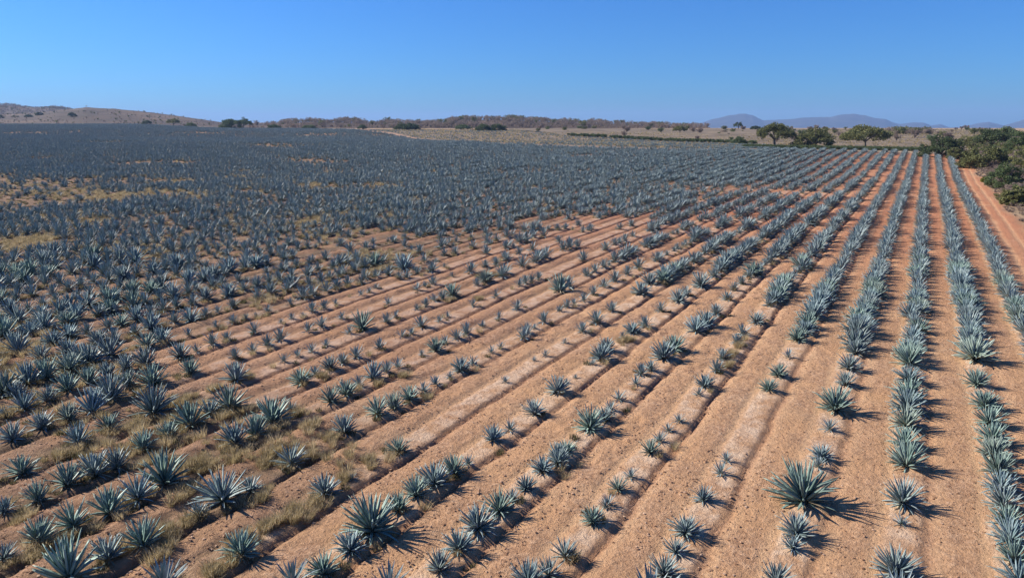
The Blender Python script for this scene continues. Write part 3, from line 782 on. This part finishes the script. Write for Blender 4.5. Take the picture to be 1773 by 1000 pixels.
cx_, cy_ = cx_[keep], cy_[keep]
n = len(cx_)
cs_ = 0.011 + 0.040 * nrg.random(n) ** 4.0
cs3 = np.stack([cs_ * nrg.uniform(.7, 1.4, n), cs_ * nrg.uniform(.7, 1.4, n), cs_], 1)
scatter('soil_clods', np.stack([cx_, cy_, ground_z(cx_, cy_) + cs_ * .25], 1), nrg.random(n) * 6.28, cs3, nrg.integers(0, 5, n),
        [clod_mesh(i) for i in range(5)], None, 'loose clods of brown soil strewn over the tilled lanes', 'soil clods')

def tuft_mesh(seed, nb, hgt, spread, mat, wid=.011):
    r = random.Random(seed); g = Geo()
    for i in range(nb):
        a = r.random() * 6.28; rad = spread * math.sqrt(r.random()) * .6
        bx, by = rad * math.cos(a), rad * math.sin(a)
        a2 = a + r.uniform(-.9, .9); ln = hgt * r.uniform(.5, 1.1); lean = r.uniform(.15, .8)
        dx, dy = math.cos(a2) * lean * ln, math.sin(a2) * lean * ln
        px, py = -math.sin(a2) * wid, math.cos(a2) * wid
        g.add([(bx - px, by - py, 0), (bx + px, by + py, 0), (bx + dx * .45 + px * .8, by + dy * .45 + py * .8, ln * .62), (bx + dx * .45 - px * .8, by + dy * .45 - py * .8, ln * .62), (bx + dx, by + dy, ln * .92)],
              [(0, 1, 2, 3)], [(3, 2, 4)], lv=r.random() * .5)
    return g.mesh('tuft', mat)
tufts = [tuft_mesh(i, 95, .44, .34, M_GRASS, .007) for i in range(4)]
weeds = [tuft_mesh(20 + i, 90, .22, .36, M_WEED, .010) for i in range(4)]
gp = []
r = random.Random(77)
for X, Y, rad in GRASS + CLEAR * 3:
    d = math.hypot(X, Y)
    for i in range(int(5 + 11 * min(rad, 3))):
        a = r.random() * 6.28; q = rad * math.sqrt(r.random()) * 1.15
        gp.append((X + q * math.cos(a) * .55, Y + q * math.sin(a), r.uniform(.45, .95), r.randrange(4)))
for k, xx, yy, ww, st, src in plants:                     # weeds at the feet of the plants
    px, py, d = in_view(xx, yy)
    if d > 150: continue
    if k <= -7: m = 3 if yy < 24 or k <= -13 else 1
    elif k <= -3: m = 2 if ww > .9 else (1 if r.random() < .3 else 0)
    else: m = 0
    if d > 70: m = min(m, 2)
    for i in range(m):
        gp.append((xx + abs(r.gauss(0, .33)) + .05 - (r.random() < .25) * .5, yy + r.gauss(0, .5), r.uniform(.5, 1.0), 4 + r.randrange(4) if r.random() < .5 else r.randrange(4)))
for i in range(9000):                                     # litter and grass in the crowded left part
    dd = 24 + 150 * r.random() ** 1.3; c = -150 + 900 * r.random()
    xx, yy = to_xy((c - 886.5) / COLK * dd, dd)
    if not (xx < -37 or (xx < -16 and yy < 20 and r.random() < .4)): continue
    nn = float(fbm(xx * .12, yy * .12, 35, 2))
    if nn < .52: continue
    gp.append((xx, yy, r.uniform(.4, 1.0) * (1 + dd / 200), r.randrange(4) if nn > .60 else r.randrange(8)))
for i in range(11000):
    dd = 90 + 330 * r.random(); c = -150 + 1150 * r.random()
    if dd > float(FIELD_END(c)): continue
    xx, yy = to_xy((c - 886.5) / COLK * dd, dd)
    gp.append((xx, yy, r.uniform(.6, 1.2) * (.7 + dd / 300), 4 + r.randrange(4) if r.random() < .8 else r.randrange(4)))
gp = np.array(gp); gp = gp[(gp[:, 1] > -20)]
scatter('dry_grass', np.stack([gp[:, 0], gp[:, 1], ground_z(gp[:, 0], gp[:, 1]) - .01], 1), nrg.random(len(gp)) * 6.28, gp[:, 2], gp[:, 3], tufts + weeds, None,
        'straw coloured dry grass and low weeds between the agaves', 'dry grass', tilt=(nrg.normal(0, .1, len(gp)), nrg.normal(0, .1, len(gp))))

# ------------------------------------------------------------------ trees, bushes, scrub, woods
def leaf_cards(g, centres, r, size):
    """many small leaf sprays round the given points"""
    for (cx, cy, cz, rad, num) in centres:
        P = nrg.normal(0, 1, (num, 3)); P /= np.linalg.norm(P, axis=1)[:, None] + 1e-6
        P *= (rad * nrg.random(num) ** .45)[:, None]; P[:, 2] *= .62
        P += (cx, cy, cz)
        A = nrg.normal(0, 1, (num, 3)); A /= np.linalg.norm(A, axis=1)[:, None]
        B = np.cross(A, nrg.normal(0, 1, (num, 3))); B /= np.linalg.norm(B, axis=1)[:, None] + 1e-6
        s = (size * nrg.uniform(.5, 1.25, num))[:, None]
        V = np.stack([P - A * s, P + B * s * .55, P + A * s, P - B * s * .55], 1).reshape(-1, 3)
        g.add(V, np.arange(num * 4).reshape(-1, 4), lv=np.repeat(nrg.random(num) * .45 + r.random() * .2, 4))

def make_tree(name, c, v, wpx, hpx, shape, mat, label, group=None, lean=0, ground=None, cat='tree'):
    """shape: umbrella | round | bush | low; sizes in pixels of the photo at distance v"""
    m = v / COLK
    W, Hh = wpx * m, hpx * m
    x, y = bearing(c, v)
    z = float(terrain(x, y)) if ground is None else ground(x, y)
    r = random.Random(int(c * 7 + v * 3))
    root = link(name, None, loc=(x, y, z - .05), rot=(0, 0, r.random() * 6.28 if shape != 'umbrella' else HEAD))
    root.empty_display_size = .5
    tag(root, label, cat, group)
    g = Geo(); cl = []; tk = Geo(); limbs = []
    rw = W / 2
    th = Hh * {'umbrella': .30, 'round': .22, 'bush': .08, 'low': .06}[shape]
    tr = max(.10, Hh * .045)
    if shape == 'umbrella':
        tube(tk, [(0, 0, -.2), (.02 * Hh, 0, th * .5), (.0, .01 * Hh, th)], [tr * 1.35, tr, tr * .95], 8)
        nl = 9
        for i in range(nl):
            a = i * 2 * math.pi / nl + r.uniform(-.3, .3); e = r.uniform(.72, .96) * rw
            ex, ey = math.cos(a) * e, math.sin(a) * e
            ez = Hh * r.uniform(.58, .72)
            lb_ = Geo(); limbs.append(lb_)
            tube(lb_, [(0, 0, th * .9), (ex * .28, ey * .28, th + (ez - th) * .45), (ex * .62, ey * .62, th + (ez - th) * .82), (ex * .92, ey * .92, ez)], [tr * .6, tr * .45, tr * .28, tr * .1], 5)
        for i in range(58):
            a = r.random() * 6.28; q = math.sqrt(r.random())
            zc = Hh * (.90 - .36 * q ** 2.2 + r.uniform(-.13, .04))
            cl.append((math.cos(a) * q * rw * .92, math.sin(a) * q * rw * .92, zc, rw * r.uniform(.15, .25), 105))
        for i in range(int(14)):
            a = r.random() * 6.28; q = r.uniform(.6, 1)
            cl.append((math.cos(a) * q * rw * .95, math.sin(a) * q * rw * .95, Hh * r.uniform(.36, .6), rw * r.uniform(.10, .18), 60))
    else:
        ns = 1 if shape == 'round' else 4
        for i in range(ns):
            a = r.random() * 6.28; e = 0 if ns == 1 else rw * .35
            tube(tk, [(0, 0, -.15), (math.cos(a) * e * .5, math.sin(a) * e * .5, Hh * .35), (math.cos(a) * e, math.sin(a) * e, Hh * .75)], [tr, tr * .7, tr * .25], 6)
        for i in range(4):
            a = r.random() * 6.28; e = rw * .7
            tube(tk, [(0, 0, th), (math.cos(a) * e * .6, math.sin(a) * e * .6, Hh * .45), (math.cos(a) * e, math.sin(a) * e, Hh * .6)], [tr * .6, tr * .4, tr * .15], 5)
        nc = {'round': 44, 'bush': 58, 'low': 50}[shape]
        for i in range(nc):
            a = r.random() * 6.28; q = math.sqrt(r.random()); el = r.random()
            zlo = {'round': .30, 'bush': .10, 'low': .08}[shape]
            zt = zlo + (.92 - zlo) * math.sqrt(max(0, 1 - (q * .93) ** 2)) * (.25 + .75 * el ** .5)
            if shape == 'round':
                cl.append((math.cos(a) * q * rw * .88 * r.uniform(.85, 1.08), math.sin(a) * q * rw * .88, Hh * zt * r.uniform(.9, 1.04), rw * r.uniform(.16, .27), 105))
            else:
                e2 = math.asin(r.random() ** .9); q2 = r.uniform(.62, .93)
                cl.append((math.cos(a) * math.cos(e2) * q2 * rw, math.sin(a) * math.cos(e2) * q2 * rw, Hh * (.06 + .86 * math.sin(e2) * q2), rw * r.uniform(.15, .27), 105))
    leaf_cards(g, cl, r, max(.16, W * .022))
    tko = link('trunk', tk.mesh('trunk', M_BARK, True), root)
    for lb_ in limbs: link('branch', lb_.mesh('branch', M_BARK, True), tko)
    link('crown', g.mesh('crown', mat), root)
    return root

T = make_tree
T('umbrella_tree', 1343, 300, 66, 41, 'umbrella', M_LEAF_OLIVE, 'tall umbrella tree with open forked trunk, leftmost of the three big trees')
T('broad_tree', 1413, 292, 76, 38, 'bush', M_LEAF_OLIVE, 'dense broad tree with foliage to the ground between two umbrella trees')
T('umbrella_tree', 1501, 288, 82, 39, 'umbrella', M_LEAF_OLIVE, 'wide low umbrella tree standing alone, rightmost of the three big trees')
T('round_bush', 1283, 318, 27, 17, 'bush', M_LEAF_GREEN, 'round green bush at the field edge left of the umbrella trees', cat='bush')
T('lone_tree', 1178, 480, 26, 13, 'umbrella', M_LEAF_OLIVE, 'small umbrella tree alone on the tan pasture rise')
T('hilltop_tree', 1279, 620, 18, 14, 'round', M_LEAF_DARK, 'small dark tree on the pasture crest before the blue mountains')
T('hilltop_tree', 1309, 600, 20, 9, 'low', M_LEAF_DARK, 'low dark tree touching the tall umbrella tree on the pasture crest')
T('dry_tree', 1254, 470, 16, 7, 'low', M_LEAF_DRY, 'small leafless tree low on the tan pasture')
DARK = [(835, 560, 34, 13), (862, 560, 34, 14), (705, 620, 48, 12), (802, 640, 32, 9), (627, 650, 18, 9)]
for (c, v, w_, h_), lb in zip(DARK, ['left of two dark round trees at the middle of the skyline', 'right of two dark round trees at the middle of the skyline',
        'long dark green tree clump behind the pale dirt track', 'pale green low tree left of the two dark skyline trees', 'small green tree at the head of the pale dirt track']):
    T('skyline_tree', c, v, w_, h_, 'bush' if h_ > 11 else 'low', M_LEAF_DARK if 'dark' in lb[:24] else M_LEAF_GREEN, lb, 'trees along the skyline')
for c, v, w_, h_, s_, mt, lb in [
        (400, 690, 42, 19, 'bush', M_LEAF_GREEN, 'bright green broad tree on the skyline behind the left field'),
        (421, 680, 32, 20, 'round', M_LEAF_DARK, 'darker rounded tree just right of the bright green skyline tree'),
        (474, 700, 26, 8, 'low', M_LEAF_GREEN, 'low green tree on the skyline right of the tall pair'),
        (535, 700, 28, 7, 'low', M_LEAF_GREEN, 'flat green tree before the brown woods on the skyline'),
        (300, 735, 24, 15, 'round', M_LEAF_OLIVE, 'loose grey-green tree at the foot of the tan hill'),
        (330, 735, 22, 8, 'low', M_LEAF_GREEN, 'low green shrub beside the loose grey-green tree')]:
    T('field_edge_tree', c, v, w_, h_, s_, mt, lb, 'trees along the far field edge')
def on_front(x, y):
    u, v = to_uv(x, y); c = 886.5 + COLK * u / v
    w = (v - 800) / 800; wr = 400 / 800
    s = float(sstep(w, 0, wr)) ** .8
    top = CAM_H + (214 - float(np.interp(c, *zip(*HILL_FRONT)))) / COLK * 1200
    base = float(terrain(x, y)) - 1
    return base + (top - base) * s + 13 * (float(fbm(x / 110., y / 110., 91, 5)) - .5) * s
for c, v, w_, h_, lb in [(254, 850, 18, 8, 'dark round tree low on the tan hill, nearest the skyline trees'), (127, 960, 15, 8, 'dark tree at the middle of the tan hill'),
        (71, 1040, 13, 7, 'upper of two dark trees on the tan hill'), (51, 1000, 15, 5, 'lower of two dark trees on the tan hill'), (2, 980, 12, 8, 'dark tree cut by the left edge of the picture')]:
    T('hillside_tree', c, v, w_, h_, 'bush', M_LEAF_DARK, lb, 'trees on the tan hill', ground=on_front)
for c, v, w_, h_, s_, mt, lb in [
        (1637, 206, 74, 34, 'bush', M_LEAF_DARK, 'dark spreading tree at the far end of the rows, leftmost of the thicket'),
        (1660, 196, 28, 20, 'bush', M_LEAF_OLIVE, 'small olive bush against the dark spreading tree'),
        (1713, 168, 82, 36, 'bush', M_LEAF_OLIVE, 'big olive bush in the middle of the thicket right of the track'),
        (1725, 225, 58, 30, 'round', M_LEAF_DARK, 'dark green tree behind the big olive bush'),
        (1742, 250, 52, 32, 'bush', M_LEAF_GREEN, 'pale green tree at the top of the thicket'),
        (1690, 270, 50, 22, 'low', M_LEAF_OLIVE, 'flat topped far bush behind the thicket'),
        (1751, 300, 60, 26, 'low', M_LEAF_DARK, 'long dark tree crowning the thicket on the skyline'),
        (1775, 190, 54, 36, 'bush', M_LEAF_GREEN, 'green tree at the right edge beyond the pale road'),
        (1755, 128, 62, 40, 'bush', M_LEAF_GREEN, 'green bush below the pale road at the right edge'),
        (1719, 140, 12, 10, 'bush', M_LEAF_YELLOW, 'tiny bright yellow-green bush before the thicket'),
        (1776, 102, 40, 32, 'bush', M_LEAF_OLIVE, 'olive bush nearest the camera at the right edge'),
        (1800, 150, 70, 44, 'bush', M_LEAF_OLIVE, 'olive tree mostly cut off by the right edge')]:
    T('thicket_bush', c, v, w_ * 1.08, h_ * 1.18, s_, mt, lb, 'thicket beside the dirt track', cat='bush')

def twig_mesh(seed, mat, hgt, wid, nst, ncards, csize):
    r = random.Random(seed); tk = Geo(); g = Geo(); cl = []
    for i in range(nst):
        a = r.random() * 6.28; e = wid * .5 * r.uniform(.3, 1)
        tip = (math.cos(a) * e, math.sin(a) * e, hgt * r.uniform(.6, 1))
        tube(g, [(0, 0, -.1), (tip[0] * .4, tip[1] * .4, tip[2] * .55), tip], [hgt * .03, hgt * .018, hgt * .006], 4, lv=.3)
        cl.append((tip[0] * .85, tip[1] * .85, tip[2] * .82, wid * .22, ncards))
        cl.append((tip[0] * .6, tip[1] * .6, tip[2] * .55, wid * .2, ncards // 2))
    leaf_cards(g, cl, r, csize)
    return g.mesh('brush', mat)

# brown woods on the skyline and on the rear hill
woods = [twig_mesh(40 + i, M_LEAF_DRY, 6.0, 7.0, 7, 13, .45) for i in range(5)] + [twig_mesh(50, M_LEAF_OLIVE, 6.5, 8, 8, 20, .6)]
def woods_points(num, crange, v0, v1, vr, prof, vridge, rough, dens):
    out = []; r = random.Random(num)
    pc, py = zip(*prof)
    for i in range(num):
        c = r.uniform(*crange); v = r.uniform(*vr)
        if r.random() > float(np.interp(c, *dens)) * (.35 + 1.1 * float(fbm(c / 38., v / 60., 27, 2))): continue
        x, y = bearing(c, v)
        w = (v - v0) / (v1 - v0); wr = (vridge - v0) / (v1 - v0)
        s = float(sstep(w, 0, wr)) ** .8 if w < wr else 1 - float(sstep(w, wr, 1))
        top = CAM_H + (214 - float(np.interp(c, pc, py))) / COLK * vridge
        base = float(terrain(x, y)) - 1
        z = base + (top - base) * s + rough * (float(fbm(x / 110., y / 110., 91, 5)) - .5) * s
        out.append((x, y, max(z, base + 1) - .3, r.uniform(.35, .95) * (.45 + 1.25 * float(fbm(c / 24., v / 80., 29, 2))), 5 if r.random() < .06 else r.randrange(5)))
    return np.array(out)
wp = woods_points(2300, (430, 1225), 700, 1300, (740, 940), SWELL, 900, 3, ([430, 470, 520, 1000, 1225], [.1, .5, 1, 1, .55]))
scatter('dry_woodland', wp[:, :3], nrg.random(len(wp)) * 6.28, wp[:, 3], wp[:, 4], woods, None, 'brown leafless woodland along the skyline behind the fields', 'woodland')
wp = woods_points(3000, (-300, 190), 1450, 2400, (1600, 1930), HILL_REAR, 1900, 8, ([-300, 100, 140, 190], [1, 1, .7, .1]))
scatter('hill_woodland', wp[:, :3], nrg.random(len(wp)) * 6.28, wp[:, 3], wp[:, 4], woods, None, 'brownish woodland covering the higher hill at the left edge', 'woodland')
gr = []
r = random.Random(4)
for i in range(90):
    c = r.uniform(1538, 1615); v = r.uniform(440, 510); x, y = bearing(c, v)
    gr.append((x, y, float(terrain(x, y)) - .2, r.uniform(.45, .85), 5 if r.random() < .25 else r.randrange(5)))
gr = np.array(gr)
scatter('grey_grove', gr[:, :3], nrg.random(len(gr)) * 6.28, gr[:, 3], gr[:, 4], woods, None, 'grey-brown grove beyond the pasture right of the umbrella trees', 'grove')

hs = []
for i in range(900):
    c = r.uniform(-250, 400); v = r.uniform(830, 1190)
    if r.random() > .25 + .75 * float(sstep(fbm(c / 70., v / 60., 14, 2), .45, .62)): continue
    x, y = bearing(c, v); hs.append((x, y, on_front(x, y) - .1, r.uniform(.15, .50), 5 if r.random() < .3 else r.randrange(5)))
hs = np.array(hs)
scatter('hill_scrub', hs[:, :3], nrg.random(len(hs)) * 6.28, hs[:, 3], hs[:, 4], woods, None, 'small dry shrubs dotting the tan hill on the left', 'scrub')

# green hedges
hedge = [twig_mesh(60 + i, m_, 2.0, 2.6, 6, 26, .22) for i, m_ in enumerate([M_LEAF_GREEN, M_LEAF_DARK, M_LEAF_GREEN])]
hp = []
for i in range(420):
    w = r.random(); c = 980 + 330 * w; v = 432 + (322 - 432) * w + r.uniform(-3, 3)
    x, y = bearing(c, v); hp.append((x, y, float(terrain(x, y)), r.uniform(.5, 1.05), r.randrange(3)))
hp = np.array(hp)
scatter('hedgerow', hp[:, :3], nrg.random(len(hp)) * 6.28, hp[:, 3], hp[:, 4], hedge, None, 'dark green hedgerow crossing the tan pasture', 'hedgerow')
hp = []
for i in range(900):
    c = r.uniform(1290, 1625); v = np.interp(c, [1290, 1400, 1625], [272, 264, 246]) + r.uniform(-4, 14)
    x, y = bearing(c, v); hp.append((x, y, float(terrain(x, y)), r.uniform(.35, .75), r.randrange(3)))
hp = np.array(hp)
scatter('green_verge', hp[:, :3], nrg.random(len(hp)) * 6.28, hp[:, 3], hp[:, 4], hedge, None, 'strip of low green growth along the far field edge', 'verge')

# grey brown scrub right of the track
scrub = [twig_mesh(70 + i, M_LEAF_SCRUB, 1.1, 1.7, 9, 30, .085) for i in range(5)] + [twig_mesh(76, M_LEAF_OLIVE, 1.4, 2.0, 8, 34, .12)]
sp = []
for i in range(5200):
    yy = 34 + 240 * r.random() ** 1.05; xx = 10.2 + 44 * r.random() ** 1.5
    e = float(fbm(xx * .15, yy * .12, 77, 3) - .5) * 2.0
    if xx + e < 10.6: continue
    px, py, d = in_view(xx, yy)
    if px > 2050: continue
    nn = float(fbm(xx * .08, yy * .06, 19, 2))
    sp.append((xx, yy, r.uniform(.35, 1.0) * (.45 + .75 * float(sstep(xx, 10.5, 15))), 5 if (nn > .60 and r.random() < .6) else r.randrange(5)))
sp = np.array(sp)
scatter('dry_scrub', np.stack([sp[:, 0], sp[:, 1], terrain(sp[:, 0], sp[:, 1]) - .04], 1), nrg.random(len(sp)) * 6.28, sp[:, 2], sp[:, 3], scrub, None,
        'grey-brown leafless scrub bordering the dirt track on the right', 'scrub')
filler = [twig_mesh(110 + i, m_, 3.3, 3.8, 11, 50, .20) for i, m_ in enumerate([M_LEAF_OLIVE, M_LEAF_OLIVE, M_LEAF_SCRUB, M_LEAF_GREEN, M_LEAF_SCRUB])]
fp = []
for i in range(2200):
    yy = 85 + 200 * r.random(); xx = 14 + 85 * r.random() ** 1.35
    if float(fbm(xx * .06, yy * .04, 23, 2)) < .37: continue
    fp.append((xx, yy, r.uniform(.40, 1.05) * (.5 + .5 * float(sstep(xx, 14, 26))), r.randrange(5)))
fp = np.array(fp)
scatter('thicket_undergrowth', np.stack([fp[:, 0], fp[:, 1], terrain(fp[:, 0], fp[:, 1]) - .05], 1), nrg.random(len(fp)) * 6.28, fp[:, 2], fp[:, 3], filler, None,
        'tangled green and brown undergrowth of the thicket on the right', 'undergrowth')
ps = []
for i in range(170):
    c = r.uniform(930, 1730); v = r.uniform(330, 640)
    if v < float(np.interp(c, [880, 980, 1290, 1345, 1720], [592, 440, 340, 275, 270])) or r.random() > 1.5 * float(fbm(c / 60., v / 50., 33, 2)): continue
    x, y = bearing(c, v); ps.append((x, y, float(terrain(x, y)) + .05, r.uniform(.3, 1.3), r.randrange(5)))
ps = np.array(ps)
scatter('pasture_shrubs', ps[:, :3], nrg.random(len(ps)) * 6.28, ps[:, 3], ps[:, 4], filler, None, 'low shrubs scattered over the tan pasture', 'shrubs')
# tussocks on the pasture and fallow field
tus = [tuft_mesh(90 + i, 40, .8, .9, M_GRASS, .05) for i in range(3)]
pp = []
for i in range(7000):
    c = r.uniform(650, 1720); v = r.uniform(265, 640)
    if v < float(FIELD_END(c)) + float(np.interp(c, [640, 700, 900], [46, 26, 12])): continue
    x, y = bearing(c, v); pp.append((x, y, r.uniform(.4, 1.1), r.randrange(3)))
pp = np.array(pp)
scatter('pasture_grass', np.stack([pp[:, 0], pp[:, 1], terrain(pp[:, 0], pp[:, 1]) + .1], 1), nrg.random(len(pp)) * 6.28, pp[:, 2], pp[:, 3], tus, None,
        'dry tussock grass on the fields beyond the dirt track', 'dry grass')

# ------------------------------------------------------------------ haze
HZ = (-65.0, 215.0)
hb = link('haze', mesh_np('haze', [(x, y, z) for z in HZ for y in (-13500, 13500) for x in (-13500, 13500)],
     np.array([(0, 2, 3, 1), (4, 5, 7, 6), (0, 1, 5, 4), (1, 3, 7, 5), (3, 2, 6, 7), (2, 0, 4, 6)])))
hm = bpy.data.materials.new('haze'); hm.use_nodes = True
hn = hm.node_tree; hn.nodes.remove(hn.nodes['Principled BSDF'])
pv = hn.nodes.new('ShaderNodeVolumePrincipled')
pv.inputs['Color'].default_value = (0.42, 0.63, 1.0, 1)
pv.inputs['Density'].default_value = 0.000085
pv.inputs['Anisotropy'].default_value = 0.1
hn.links.new(pv.outputs[0], hn.nodes['Material Output'].inputs['Volume'])
hb.data.materials.append(hm)
tag(hb, 'thin blue haze in the air over the whole plain', 'haze', kind='stuff')
